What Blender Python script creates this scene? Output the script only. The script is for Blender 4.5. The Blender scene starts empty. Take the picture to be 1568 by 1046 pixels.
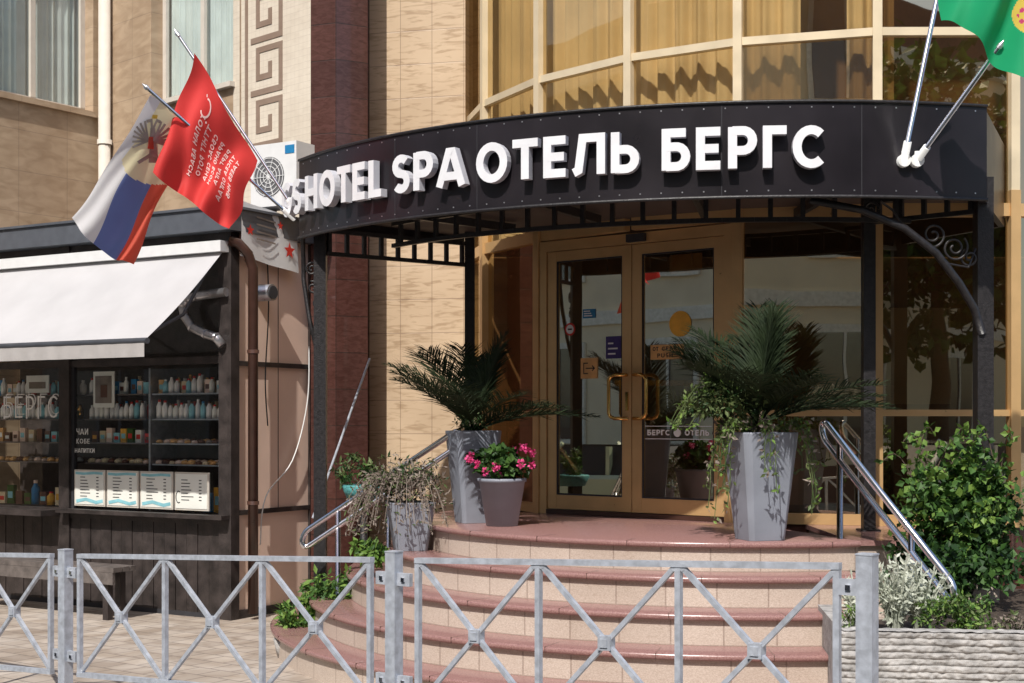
import bpy, math, random
from mathutils import Vector, Matrix
random.seed(7)
R=random.random
def U_(a,b): return a+(b-a)*random.random()
V=Vector
# ------------------------------------------------------------------ materials
def newmat(name):
    m=bpy.data.materials.new(name); m.use_nodes=True
    nt=m.node_tree; nt.nodes.clear()
    out=nt.nodes.new('ShaderNodeOutputMaterial')
    return m,nt,out
def N(nt,t,**k):
    n=nt.nodes.new(t)
    for a,b in k.items():
        if a in n.inputs: n.inputs[a].default_value=b
        else: setattr(n,a,b)
    return n
def c4(c): return (c[0],c[1],c[2],1)
def mat(name,col,rough=.6,metal=0,ns=12,na=.15,bump=0.,bs=60,col2=None,spec=.5,coord='Object',trans=0,coat=0):
    m,nt,out=newmat(name)
    p=N(nt,'ShaderNodeBsdfPrincipled'); p.inputs['Roughness'].default_value=rough
    p.inputs['Metallic'].default_value=metal; p.inputs['Specular IOR Level'].default_value=spec
    p.inputs['Coat Weight'].default_value=coat
    tc=N(nt,'ShaderNodeTexCoord')
    no=N(nt,'ShaderNodeTexNoise'); no.inputs['Scale'].default_value=ns; no.inputs['Detail'].default_value=5
    nt.links.new(tc.outputs[coord],no.inputs['Vector'])
    r=N(nt,'ShaderNodeValToRGB'); r.color_ramp.elements[0].position=.3; r.color_ramp.elements[1].position=.7
    if col2 is None:
        a=[max(0,x*(1-na)) for x in col]; b=[min(1,x*(1+na)) for x in col]
    else: a,b=col,col2
    r.color_ramp.elements[0].color=c4(a); r.color_ramp.elements[1].color=c4(b)
    nt.links.new(no.outputs['Fac'],r.inputs['Fac']); nt.links.new(r.outputs['Color'],p.inputs['Base Color'])
    mr=N(nt,'ShaderNodeMapRange'); mr.inputs['To Min'].default_value=max(0.02,rough-.08); mr.inputs['To Max'].default_value=min(1,rough+.1)
    nt.links.new(no.outputs['Fac'],mr.inputs['Value']); nt.links.new(mr.outputs['Result'],p.inputs['Roughness'])
    if bump:
        n2=N(nt,'ShaderNodeTexNoise'); n2.inputs['Scale'].default_value=bs; n2.inputs['Detail'].default_value=5
        nt.links.new(tc.outputs[coord],n2.inputs['Vector'])
        b=N(nt,'ShaderNodeBump'); b.inputs['Strength'].default_value=bump; b.inputs['Distance'].default_value=.01
        nt.links.new(n2.outputs['Fac'],b.inputs['Height']); nt.links.new(b.outputs['Normal'],p.inputs['Normal'])
    last=p.outputs['BSDF']
    if trans:
        t=N(nt,'ShaderNodeBsdfTranslucent'); nt.links.new(r.outputs['Color'],t.inputs['Color'])
        mx=N(nt,'ShaderNodeMixShader'); mx.inputs[0].default_value=trans
        nt.links.new(last,mx.inputs[1]); nt.links.new(t.outputs[0],mx.inputs[2]); last=mx.outputs[0]
    nt.links.new(last,out.inputs['Surface'])
    return m
def tilemat(name,c1,c2,mortar,w,h,ms=.006,rough=.4,offset=0.,veins=0.,ns=8,bump=.3,coat=0,stretch=(1,1,2.6),rot=(.3,.5,.2),lo=.35,hi=.62):
    m,nt,out=newmat(name)
    p=N(nt,'ShaderNodeBsdfPrincipled'); p.inputs['Roughness'].default_value=rough; p.inputs['Coat Weight'].default_value=coat
    uv=N(nt,'ShaderNodeUVMap')
    b=N(nt,'ShaderNodeTexBrick'); b.offset=offset
    b.inputs['Scale'].default_value=1; b.inputs['Brick Width'].default_value=w; b.inputs['Row Height'].default_value=h
    b.inputs['Mortar Size'].default_value=ms; b.inputs['Mortar Smooth'].default_value=.2; b.inputs['Bias'].default_value=0
    b.inputs['Color1'].default_value=c4(c1); b.inputs['Color2'].default_value=c4(c2); b.inputs['Mortar'].default_value=c4(mortar)
    nt.links.new(uv.outputs[0],b.inputs['Vector'])
    tc=N(nt,'ShaderNodeTexCoord')
    no=N(nt,'ShaderNodeTexNoise'); no.inputs['Scale'].default_value=ns; no.inputs['Detail'].default_value=6; no.inputs['Distortion'].default_value=.8
    mp=N(nt,'ShaderNodeMapping'); mp.inputs['Scale'].default_value=stretch; mp.inputs['Rotation'].default_value=rot
    nt.links.new(tc.outputs['Object'],mp.inputs[0]); nt.links.new(mp.outputs[0],no.inputs['Vector'])
    rr=N(nt,'ShaderNodeValToRGB'); rr.color_ramp.elements[0].position=lo; rr.color_ramp.elements[1].position=hi
    vc=(1-veins,1-veins*1.15,1-veins*1.3)
    rr.color_ramp.elements[0].color=c4(vc); rr.color_ramp.elements[1].color=(1,1,1,1)
    nt.links.new(no.outputs['Fac'],rr.inputs['Fac'])
    mx=N(nt,'ShaderNodeMix',data_type='RGBA',blend_type='MULTIPLY'); mx.inputs[0].default_value=1
    nt.links.new(b.outputs['Color'],mx.inputs[6]); nt.links.new(rr.outputs['Color'],mx.inputs[7])
    # large-scale weathering
    n3=N(nt,'ShaderNodeTexNoise'); n3.inputs['Scale'].default_value=1.3; n3.inputs['Detail'].default_value=4
    nt.links.new(tc.outputs['Object'],n3.inputs['Vector'])
    r3=N(nt,'ShaderNodeValToRGB'); r3.color_ramp.elements[0].position=.3; r3.color_ramp.elements[1].position=.65
    r3.color_ramp.elements[0].color=(.84,.82,.80,1); r3.color_ramp.elements[1].color=(1,1,1,1)
    nt.links.new(n3.outputs['Fac'],r3.inputs['Fac'])
    m2=N(nt,'ShaderNodeMix',data_type='RGBA',blend_type='MULTIPLY'); m2.inputs[0].default_value=1
    nt.links.new(mx.outputs[2],m2.inputs[6]); nt.links.new(r3.outputs['Color'],m2.inputs[7])
    nt.links.new(m2.outputs[2],p.inputs['Base Color'])
    bp=N(nt,'ShaderNodeBump'); bp.inputs['Strength'].default_value=bump; bp.inputs['Distance'].default_value=.004; bp.invert=True
    nt.links.new(b.outputs['Fac'],bp.inputs['Height']); nt.links.new(bp.outputs['Normal'],p.inputs['Normal'])
    nt.links.new(p.outputs[0],out.inputs['Surface'])
    return m
def glassmat(name,tint,refl,fac,wob=.0):
    m,nt,out=newmat(name)
    t=N(nt,'ShaderNodeBsdfTransparent'); t.inputs[0].default_value=c4(tint)
    g=N(nt,'ShaderNodeBsdfGlossy'); g.inputs['Color'].default_value=c4(refl); g.inputs['Roughness'].default_value=.01
    tc=N(nt,'ShaderNodeTexCoord'); no=N(nt,'ShaderNodeTexNoise'); no.inputs['Scale'].default_value=1.4; no.inputs['Detail'].default_value=1
    nt.links.new(tc.outputs['Object'],no.inputs['Vector'])
    b=N(nt,'ShaderNodeBump'); b.inputs['Strength'].default_value=wob; b.inputs['Distance'].default_value=.02
    nt.links.new(no.outputs['Fac'],b.inputs['Height']); nt.links.new(b.outputs['Normal'],g.inputs['Normal'])
    lw=N(nt,'ShaderNodeLayerWeight'); lw.inputs['Blend'].default_value=.5
    pw=N(nt,'ShaderNodeMath',operation='POWER'); pw.inputs[1].default_value=4; nt.links.new(lw.outputs['Facing'],pw.inputs[0])
    ml_=N(nt,'ShaderNodeMath',operation='MULTIPLY_ADD',use_clamp=True); ml_.inputs[1].default_value=.7; ml_.inputs[2].default_value=fac
    nt.links.new(pw.outputs[0],ml_.inputs[0])
    mx=N(nt,'ShaderNodeMixShader')
    nt.links.new(ml_.outputs[0],mx.inputs[0]); nt.links.new(t.outputs[0],mx.inputs[1]); nt.links.new(g.outputs[0],mx.inputs[2])
    nt.links.new(mx.outputs[0],out.inputs['Surface'])
    return m
M={}
M['black']=mat('black_panel',(.016,.013,.016),.30,ns=2,na=.35,spec=.4,bump=.03,bs=4)
M['iron']=mat('black_iron',(.018,.016,.017),.42,ns=40,na=.4,bump=.25,bs=90)
M['soffit']=mat('soffit_dark',(.08,.06,.05),.7)
M['white']=mat('white_letter',(.76,.76,.78),.4,na=.05,ns=9)
M['letside']=mat('letter_side',(.56,.56,.60),.45,na=.05)
M['gold']=mat('gold_aluminium',(.64,.41,.19),.3,metal=.35,ns=5,na=.08)
M['goldlt']=mat('champagne_frame',(.72,.60,.41),.35,metal=.15,ns=5,na=.08)
M['brass']=mat('brass',(.75,.45,.14),.16,metal=1,na=.05)
M['chrome']=mat('chrome',(.78,.78,.80),.12,metal=1,na=.03)
M['galv']=mat('galvanised_steel',(.50,.53,.59),.42,metal=.3,ns=26,na=.2,bump=.1,bs=150)
M['glassu']=glassmat('upper_bay_glass',(.84,.76,.60),(.95,.82,.58),.14,.08)
M['glass']=glassmat('bay_glass',(.66,.53,.36),(.98,.84,.60),.45,.10)
M['glassd']=glassmat('door_glass',(.6,.56,.45),(1,.94,.78),.42,.04)
M['glassk']=glassmat('kiosk_glass',(.95,.96,.95),(.9,.9,.9),.035,.03)
M['beige']=tilemat('beige_stone_tile',(.64,.485,.33),(.60,.455,.31),(.40,.29,.2),.3,.305,.004,.28,veins=.26,ns=5,stretch=(1,1,6),rot=(0,.55,0),lo=.36,hi=.5)
M['brownt']=tilemat('brown_tile',(.105,.045,.037),(.08,.035,.03),(.05,.03,.025),.32,.32,.005,.2,veins=.3,ns=14,coat=.3)
M['cream']=tilemat('cream_tile',(.78,.70,.58),(.75,.67,.555),(.64,.56,.46),.06,.06,.002,.4,veins=.06)
M['mosaic']=tilemat('brown_mosaic',(.16,.10,.085),(.13,.085,.07),(.3,.22,.17),.03,.03,.002,.4,veins=.1)
M['tan']=tilemat('tan_stone_tile',(.50,.375,.255),(.47,.35,.24),(.36,.27,.19),.6,.42,.004,.5,veins=.22,ns=4)
M['granite']=tilemat('granite_riser',(.66,.565,.49),(.60,.51,.44),(.42,.34,.29),.3,.6,.005,.4,veins=.3,ns=110)
M['tread']=mat('red_granite_tread',(.21,.105,.095),.2,ns=120,col2=(.37,.215,.195),bump=.02)
M['pave']=tilemat('paving',(.54,.47,.40),(.45,.39,.335),(.28,.24,.21),.2,.2,.008,.8,offset=.5,veins=.3,ns=3,bump=.2)
M['asphalt']=mat('asphalt',(.05,.05,.052),.85,ns=50,na=.35,bump=.4,bs=200)
M['soil']=mat('soil',(.05,.035,.025),.95,ns=30,na=.5,bump=.8,bs=60)
M['planterc']=mat('grey_planter',(.25,.27,.315),.5,ns=5,na=.12,bump=.06)
M['wood']=mat('dark_wood',(.036,.028,.026),.5,ns=9,na=.5,bump=.3)
M['woodl']=mat('bench_wood',(.13,.11,.10),.6,ns=12,na=.35,bump=.3)
M['peach']=mat('peach_panel',(.86,.64,.52),.4,ns=3,na=.05)
M['brownp']=mat('brown_pipe',(.06,.028,.02),.3,ns=8,na=.2)
M['roof']=mat('grey_roof_metal',(.12,.13,.15),.4,metal=.3,na=.1)
M['awn']=mat('awning_cloth',(.52,.51,.515),.85,ns=3,na=.06,bump=.15,bs=6,trans=.12)
M['awng']=mat('awning_valance',(.40,.375,.36),.8,na=.06)
M['alu']=mat('aluminium_duct',(.5,.5,.52),.3,metal=.8,ns=20,na=.2)
M['acw']=mat('white_plastic',(.72,.72,.71),.4,na=.04)
M['acd']=mat('dark_grille',(.12,.12,.125),.5)
M['blue']=mat('sign_blue',(.02,.2,.42),.4)
M['purple']=mat('sign_purple',(.045,.025,.16),.4)
M['orange']=mat('sign_orange',(.72,.40,.15),.4)
M['yellow']=mat('sign_yellow',(.80,.42,.05),.5)
M['red']=mat('sign_red',(.6,.03,.02),.5)
M['choc']=mat('chocolate_cake',(.12,.05,.03),.5)
M['paper']=mat('menu_paper',(.80,.80,.74),.6,ns=5,na=.05)
M['teal']=mat('menu_teal',(.25,.55,.62),.6)
M['ink']=mat('ink',(.03,.03,.035),.7)
M['neon']=mat('sign_tube_white',(.88,.86,.82),.3,na=.02)
M['turq']=mat('turquoise_basket',(.08,.30,.30),.6,ns=40,na=.3,bump=.5)
M['fred']=mat('flag_red',(.76,.05,.045),.7,ns=4,na=.06,trans=.4)
M['fwhite']=mat('flag_white',(.80,.79,.80),.7,ns=4,na=.03,trans=.4)
M['fblue']=mat('flag_blue',(.15,.21,.48),.7,ns=4,na=.05,trans=.4)
M['fred2']=mat('flag_orange_red',(.76,.13,.08),.7,ns=4,na=.05,trans=.4)
M['fcream']=mat('flag_cream',(.84,.76,.50),.7,ns=4,na=.05,trans=.4)
M['fgreen']=mat('flag_green',(.01,.42,.17),.7,ns=4,na=.06,trans=.4)
M['fpink']=mat('flag_crimson',(.68,.07,.20),.7,ns=4,na=.05,trans=.4)
M['fgold']=mat('flag_gold',(.78,.58,.10),.7,na=.05,trans=.3)
M['feagle']=mat('flag_emblem',(.40,.37,.33),.7,na=.2)
M['pale']=mat('faded_print',(.86,.56,.52),.8,na=.05)
M['curt']=mat('curtain',(.80,.66,.43),.9,ns=3,na=.1,trans=.2)
M['curtw']=mat('net_curtain',(.62,.64,.62),.9,ns=3,na=.12)
M['inner']=mat('interior_wall',(.34,.22,.13),.8,ns=2,na=.2)
M['innerd']=mat('interior_dark',(.08,.06,.05),.8)
M['winf']=mat('window_frame_cream',(.60,.55,.48),.5,na=.05)
M['wglass']=glassmat('window_glass',(.9,.95,.93),(.9,.95,1),.12,.05)
M['opp']=mat('opposite_plaster',(.88,.77,.57),.8,ns=1.2,na=.08)
M['oppt']=mat('opposite_trim',(.88,.85,.76),.7)
M['oppr']=mat('opposite_roof',(.16,.08,.06),.7)
M['stonep']=mat('rough_planter_stone',(.36,.345,.33),.9,ns=14,na=.35,bump=1.,bs=30)
M['bark']=mat('bark',(.10,.07,.05),.9,ns=20,na=.4,bump=.8,bs=30)
M['carw']=mat('white_car_paint',(.78,.80,.78),.15,na=.02,coat=1)
M['carg']=mat('green_car_paint',(.55,.62,.42),.15,na=.02,coat=1)
M['tyre']=mat('tyre_rubber',(.02,.02,.02),.8)
def leaf(name,a,b,tr=.25,rough=.55,spec=.4): return mat(name,a,rough,ns=6,col2=b,trans=tr,spec=spec)
M['palm']=leaf('palm_leaf',(.012,.022,.010),(.030,.046,.018),.12,.7,.2)
M['ivy']=leaf('ivy_leaf',(.03,.085,.014),(.09,.19,.04))
M['ivyd']=leaf('ivy_leaf_dark',(.012,.035,.009),(.03,.08,.018))
M['lime']=leaf('fresh_leaf',(.10,.20,.03),(.22,.34,.07))
M['sage']=leaf('silver_leaf',(.46,.50,.40),(.66,.68,.58))
M['dry']=leaf('dry_leaf',(.18,.14,.115),(.36,.30,.25))
M['trail']=leaf('trailing_leaf',(.06,.10,.03),(.17,.22,.08))
M['pink']=mat('pink_petals',(.75,.04,.22),.6,ns=30,col2=(.85,.12,.34),trans=.2)
M['treeleaf']=leaf('tree_leaf',(.03,.09,.015),(.09,.19,.03))
# ------------------------------------------------------------------ mesh builder
class MB:
    def __init__(s): s.v=[];s.f=[];s.m=[];s.uv=[];s.mats=[];s.sm=[]
    def mi(s,m):
        if m not in s.mats: s.mats.append(m)
        return s.mats.index(m)
    def face(s,pts,m,uv=None,smooth=False):
        k=len(s.v); s.v.extend([tuple(p) for p in pts]); s.f.append(tuple(range(k,k+len(pts))))
        s.m.append(s.mi(m)); s.sm.append(smooth)
        s.uv.append(uv if uv else [(0,0)]*len(pts))
    def pane(s,F,a0,a1,b,c0,c1,m):
        O,Ux,Ny,Z=F
        s.face([O+Ux*a+Ny*b+Z*c for a,c in ((a0,c0),(a1,c0),(a1,c1),(a0,c1))],m)
    def fbox(s,F,a0,a1,b0,b1,c0,c1,m):
        O,Ux,Ny,Z=F
        def P(a,b,c): return O+Ux*a+Ny*b+Z*c
        k=len(s.v)
        s.v.extend([tuple(P(a,b,c)) for c in (c0,c1) for b in (b0,b1) for a in (a0,a1)])
        idx=[(0,1,3,2),(4,6,7,5),(0,4,5,1),(2,3,7,6),(0,2,6,4),(1,5,7,3)]
        co=[(a,b,c) for c in (c0,c1) for b in (b0,b1) for a in (a0,a1)]
        pr=[(0,1),(0,1),(0,2),(0,2),(1,2),(1,2)]
        for f,(i,j) in zip(idx,pr):
            s.f.append(tuple(k+q for q in f)); s.m.append(s.mi(m)); s.sm.append(False)
            s.uv.append([(co[q][i],co[q][j]) for q in f])
    def grid(s,P,nu,nv,m,smooth=True,uvf=None,matf=None):
        k=len(s.v)
        for j in range(nv+1):
            for i in range(nu+1): s.v.append(tuple(P(i/nu,j/nv)))
        for j in range(nv):
            for i in range(nu):
                a=k+j*(nu+1)+i
                s.f.append((a,a+1,a+nu+2,a+nu+1))
                mm=matf((i+.5)/nu,(j+.5)/nv) if matf else m
                s.m.append(s.mi(mm)); s.sm.append(smooth)
                if uvf: s.uv.append([uvf(i/nu,j/nv),uvf((i+1)/nu,j/nv),uvf((i+1)/nu,(j+1)/nv),uvf(i/nu,(j+1)/nv)])
                else: s.uv.append([(0,0)]*4)
    def tube(s,pts,r,m,n=8,rs=None,cap=True):
        pts=[V(p) for p in pts]; k0=len(s.v); 
        up=V((0,0,1)); prev=None
        for i,p in enumerate(pts):
            if i==0: t=pts[1]-pts[0]
            elif i==len(pts)-1: t=pts[-1]-pts[-2]
            else: t=(pts[i+1]-pts[i]).normalized()+(pts[i]-pts[i-1]).normalized()
            if t.length<1e-9: t=V((0,0,1))
            t.normalize()
            if prev is None:
                a=t.cross(up) 
                if a.length<.05: a=t.cross(V((0,1,0)))
            else: a=prev-t*prev.dot(t)
            a.normalize(); prev=a; b=t.cross(a)
            rr=rs[i] if rs else r
            for q in range(n):
                th=2*math.pi*(q+.5)/n
                s.v.append(tuple(p+a*math.cos(th)*rr+b*math.sin(th)*rr))
        for i in range(len(pts)-1):
            for q in range(n):
                q2=(q+1)%n
                s.f.append((k0+i*n+q,k0+i*n+q2,k0+(i+1)*n+q2,k0+(i+1)*n+q)); s.m.append(s.mi(m)); s.sm.append(n>4); s.uv.append([(0,0)]*4)
        if cap:
            for base in (k0,k0+(len(pts)-1)*n):
                s.f.append(tuple(base+q for q in range(n))); s.m.append(s.mi(m)); s.sm.append(False); s.uv.append([(0,0)]*n)
    def lathe(s,cx,cy,prof,a0,a1,n,m,smooth=True):
        L=[0]
        for i in range(1,len(prof)): L.append(L[-1]+math.hypot(prof[i][0]-prof[i-1][0],prof[i][1]-prof[i-1][1]))
        rm=max(p[0] for p in prof)
        def P(u,v):
            j=int(round(v*(len(prof)-1))); r,z=prof[j]; a=a0+(a1-a0)*u
            return V((cx+r*math.sin(a),cy-r*math.cos(a),z))
        def uvf(u,v):
            j=int(round(v*(len(prof)-1))); return ((a0+(a1-a0)*u)*rm, L[j])
        s.grid(P,n,len(prof)-1,m,smooth,uvf)
    def stroke(s,pts,t,f,d0,d1,m,ms=None,closed=False):
        n=len(pts); Lp=[];Rp=[]
        P=[V((p[0],p[1])) for p in pts]
        for i in range(n):
            a=P[i-1] if (i>0 or closed) else None
            b=P[(i+1)%n] if (i<n-1 or closed) else None
            if a is None: d=(b-P[i]).normalized(); nn=V((-d.y,d.x)); k=1
            elif b is None: d=(P[i]-a).normalized(); nn=V((-d.y,d.x)); k=1
            else:
                d1_=(P[i]-a).normalized(); d2_=(b-P[i]).normalized()
                n1=V((-d1_.y,d1_.x)); n2=V((-d2_.y,d2_.x)); nn=(n1+n2)
                nn=nn.normalized() if nn.length>1e-6 else n1
                k=1/max(.5,nn.dot(n1))
            Lp.append(P[i]+nn*t/2*k); Rp.append(P[i]-nn*t/2*k)
        ms=ms or m
        rng=range(n if closed else n-1)
        for i in rng:
            j=(i+1)%n
            A,B,C,D=Lp[i],Rp[i],Rp[j],Lp[j]
            s.face([f(q.x,q.y,d1) for q in (A,B,C,D)],m)
            if d1-d0>1e-3:
                s.face([f(A.x,A.y,d0),f(A.x,A.y,d1),f(D.x,D.y,d1),f(D.x,D.y,d0)],ms)
                s.face([f(B.x,B.y,d0),f(C.x,C.y,d0),f(C.x,C.y,d1),f(B.x,B.y,d1)],ms)
        if not closed and d1-d0>1e-3:
            for i in (0,n-1):
                A,B=Lp[i],Rp[i]; s.face([f(A.x,A.y,d0),f(B.x,B.y,d0),f(B.x,B.y,d1),f(A.x,A.y,d1)],ms)
    def obj(s,name,parent=None):
        me=bpy.data.meshes.new(name); me.from_pydata(s.v,[],s.f)
        for m in s.mats: me.materials.append(M[m])
        me.polygons.foreach_set('material_index',s.m); me.polygons.foreach_set('use_smooth',s.sm)
        uvl=me.uv_layers.new(name='UVMap'); flat=[]
        for u in s.uv:
            for q in u: flat+= [q[0],q[1]]
        uvl.data.foreach_set('uv',flat)
        me.update()
        o=bpy.data.objects.new(name,me); bpy.context.collection.objects.link(o)
        if parent: o.parent=parent
        return o
def root(name):
    e=bpy.data.objects.new(name,None); bpy.context.collection.objects.link(e); e.empty_display_size=.2; return e
ZZ=V((0,0,1))
def frame(p0,p1,z=0.):
    p0=V((p0[0],p0[1],0)); p1=V((p1[0],p1[1],0)); u=(p1-p0); L=u.length; u.normalize()
    n=V((u.y,-u.x,0))
    return (p0+V((0,0,z)),u,n,ZZ),L
WF=(V((0,0,0)),V((1,0,0)),V((0,1,0)),ZZ)
# ------------------------------------------------------------------ glyphs
def arc(cx,cy,rx,ry,a0,a1,n=12):
    return [(cx+rx*math.cos(math.radians(a0+(a1-a0)*i/n)),cy+ry*math.sin(math.radians(a0+(a1-a0)*i/n))) for i in range(n+1)]
GL={
'O':(.86,[('c',arc(.43,.5,.33,.41,0,345,23))]),
'C':(.74,[('o',arc(.43,.5,.33,.41,48,312,18))]),
'H':(.78,[('o',[(.1,0),(.1,1)]),('o',[(.68,0),(.68,1)]),('o',[(.1,.5),(.68,.5)])]),
'T':(.66,[('o',[(.0,.91),(.66,.91)]),('o',[(.33,.9),(.33,0)])]),
'E':(.6,[('o',[(.56,.91),(.1,.91),(.1,.09),(.56,.09)]),('o',[(.1,.5),(.52,.5)])]),
'L':(.56,[('o',[(.1,1),(.1,.09),(.54,.09)])]),
'S':(.62,[('o',arc(.31,.705,.21,.205,35,270,12)+arc(.31,.295,.21,.205,90,-145,12)[1:])]),
'P':(.66,[('o',[(.1,0),(.1,1)]),('o',[(.1,.91),(.32,.91)]+arc(.34,.67,.22,.24,80,-80,8)+[(.32,.43),(.1,.43)])]),
'A':(.84,[('o',[(.06,.0),(.36,.9),(.48,.9),(.78,.0)]),('o',[(.2,.27),(.64,.27)])]),
'Л':(.78,[('o',[(.02,.06),(.14,.12),(.24,.91),(.68,.91),(.68,0)])]),
'Ь':(.66,[('o',[(.1,1),(.1,0)]),('o',[(.1,.09),(.32,.09)]+arc(.34,.33,.22,.24,-80,80,8)+[(.32,.57),(.1,.57)])]),
'Б':(.66,[('o',[(.56,.91),(.1,.91),(.1,.0)]),('o',[(.1,.09),(.32,.09)]+arc(.34,.33,.22,.24,-80,80,8)+[(.32,.57),(.1,.57)])]),
'Г':(.54,[('o',[(.54,.91),(.1,.91),(.1,0)])]),
'R':(.68,[('o',[(.1,0),(.1,1)]),('o',[(.1,.91),(.32,.91)]+arc(.34,.67,.22,.24,80,-80,8)+[(.32,.43),(.1,.43)]),('o',[(.34,.43),(.6,0)])]),
'Я':(.68,[('o',[(.58,0),(.58,1)]),('o',[(.58,.91),(.36,.91)]+arc(.34,.67,.22,.24,100,260,8)+[(.36,.43),(.58,.43)]),('o',[(.34,.43),(.08,0)])]),
'G':(.78,[('o',arc(.43,.5,.33,.41,48,350,18)+[(.46,.44)])]),
'U':(.74,[('o',[(.1,1),(.1,.35)]+arc(.37,.35,.27,.26,180,360,10)+[(.64,1)])]),
'И':(.76,[('o',[(.1,0),(.1,1)]),('o',[(.12,.05),(.64,.95)]),('o',[(.66,0),(.66,1)])]),
'П':(.76,[('o',[(.1,0),(.1,.91),(.66,.91),(.66,0)])]),
'Ч':(.68,[('o',[(.1,1),(.1,.6),(.25,.45),(.58,.45)]),('o',[(.58,1),(.58,0)])]),
'К':(.66,[('o',[(.1,0),(.1,1)]),('o',[(.58,1),(.14,.5),(.6,0)])]),
'B':(.66,[('o',[(.1,0),(.1,1)]),('o',[(.1,.91),(.3,.91)]+arc(.32,.71,.2,.2,80,-80,6)+[(.1,.51)]),('o',[(.1,.5),(.32,.5)]+arc(.34,.3,.21,.21,80,-80,6)+[(.1,.09)])]),
}
for a,b in zip('ОТЕСРНАВ',['O','T','E','C','P','H','A','B']): GL[a]=GL[b]
def text(mb,s,f,x0,x1,y0,h,t,d0,d1,m,ms=None,gap=.14):
    ws=[GL.get(c,(.4,[]))[0] for c in s]; tot=sum(ws)+gap*(len(s)-1); k=(x1-x0)/tot; x=x0; e=0
    for c,w in zip(s,ws):
        for kind,pts in GL.get(c,(.4,[]))[1]:
            e+=1; off=(e%4)*.0006
            mb.stroke([(x+p[0]*k,y0+p[1]*h) for p in pts],t,f,d0,d1+off,m,ms,closed=(kind=='c'))
        x+=(w+gap)*k
# ------------------------------------------------------------------ world & light & camera
sc=bpy.context.scene
w=bpy.data.worlds.new("World"); sc.world=w; w.use_nodes=True
nt=w.node_tree; bg=nt.nodes['Background']; sky=nt.nodes.new('ShaderNodeTexSky'); sky.sky_type='NISHITA'; sky.sun_disc=False
sd=V((-.30,-.95,0)).normalized(); EL=math.radians(49)
sky.sun_elevation=EL; sky.sun_rotation=math.atan2(sd.x,sd.y); sky.dust_density=2.
nt.links.new(sky.outputs[0],bg.inputs[0]); bg.inputs[1].default_value=.15
sl=bpy.data.lights.new('sun','SUN'); sl.energy=4.7; sl.angle=math.radians(.6); sl.color=(1,.96,.90)
so=bpy.data.objects.new('sun',sl); bpy.context.collection.objects.link(so)
sv=V((sd.x*math.cos(EL),sd.y*math.cos(EL),math.sin(EL)))
so.rotation_euler=(-sv).to_track_quat('-Z','Y').to_euler(); so.location=(-10,-10,30)
cam=bpy.data.cameras.new('camera'); co=bpy.data.objects.new('camera',cam); bpy.context.collection.objects.link(co)
co.location=(0,0,1.64); co.rotation_euler=(math.radians(90),0,0); cam.lens=50; cam.sensor_width=36; cam.shift_y=.0778
cam.clip_end=2000; cam.clip_start=.05; sc.camera=co
sc.view_settings.view_transform='Standard'; sc.view_settings.look='None'; sc.view_settings.exposure=0
# ------------------------------------------------------------------ ground, road, pavement
S=V((.805,-.593,0)); N0=V((-.593,-.805,0))
SF=(V((0,0,0)),S,N0,ZZ)
b=MB(); b.face([(-400,-400,-.135),(400,-400,-.135),(400,400,-.135),(-400,400,-.135)],'soil'); b.obj('ground')
b=MB(); b.fbox(SF,-60,60,-5.0+.12,4.6,-.15,-.125,'asphalt'); b.obj('road')
b=MB(); b.fbox(SF,-60,60,-5.0,-4.88,-.14,.012,'stonep'); b.obj('kerb')
b=MB(); b.fbox(SF,-60,60,-40,-5.0,-.14,0,'pave'); b.obj('pavement')
b=MB(); b.fbox(SF,-60,60,4.6,9,-.14,0.,'pave'); b.obj('pavement')
# ------------------------------------------------------------------ staircase
SX,SY=1.5,10.75
st=root('entrance_staircase')
RIS=.182
b=MB()
for i in range(5):
    Ro=2.2+.27*(4-i); z0=RIS*i; z1=RIS*(i+1)
    a1=math.asin(min(1,(.62 if i>2 else .42)/Ro)); a0=-2.0
    b.lathe(SX,SY,[(Ro-.035,z0-(0 if i else .01)),(Ro-.035,z1-.036)],a0,a1,72,'granite')
    prof=[(Ro-.035,z1-.036),(Ro-.012,z1-.036),(Ro-.002,z1-.03),(Ro,z1-.018),(Ro-.002,z1-.006),(Ro-.012,z1)]
    prof+= [(Ro-.33,z1)] if i<4 else [(.0,z1)]
    b.lathe(SX,SY,prof,a0,a1,72,'tread')
    # joints between nosing slabs
    k=int((a1-a0)*Ro/.62)
    for q in range(1,k):
        a=a0+(a1-a0)*q/k+.05*i
        if a>a1-.02: continue
        F=(V((SX+Ro*math.sin(a),SY-Ro*math.cos(a),0)),V((math.cos(a),math.sin(a),0)),V((math.sin(a),-math.cos(a),0)),ZZ)
        b.fbox(F,-.0015,.0015,-.20,.0008,z1-.034,z1+.0008,'brownp')
b.obj('steps',st)
b=MB()
b.fbox(WF,1.93,2.16,8.0,10.3,0,.54,'granite')
b.fbox(WF,2.1,2.16,8.2,10.3,.54,.70,'granite')
b.fbox(WF,2.10,3.0,8.75,10.2,.3,.905,'granite')
b.fbox(WF,2.08,3.02,8.72,10.2,.876,.909,'tread')
b.obj('side_wall',st)
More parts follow.
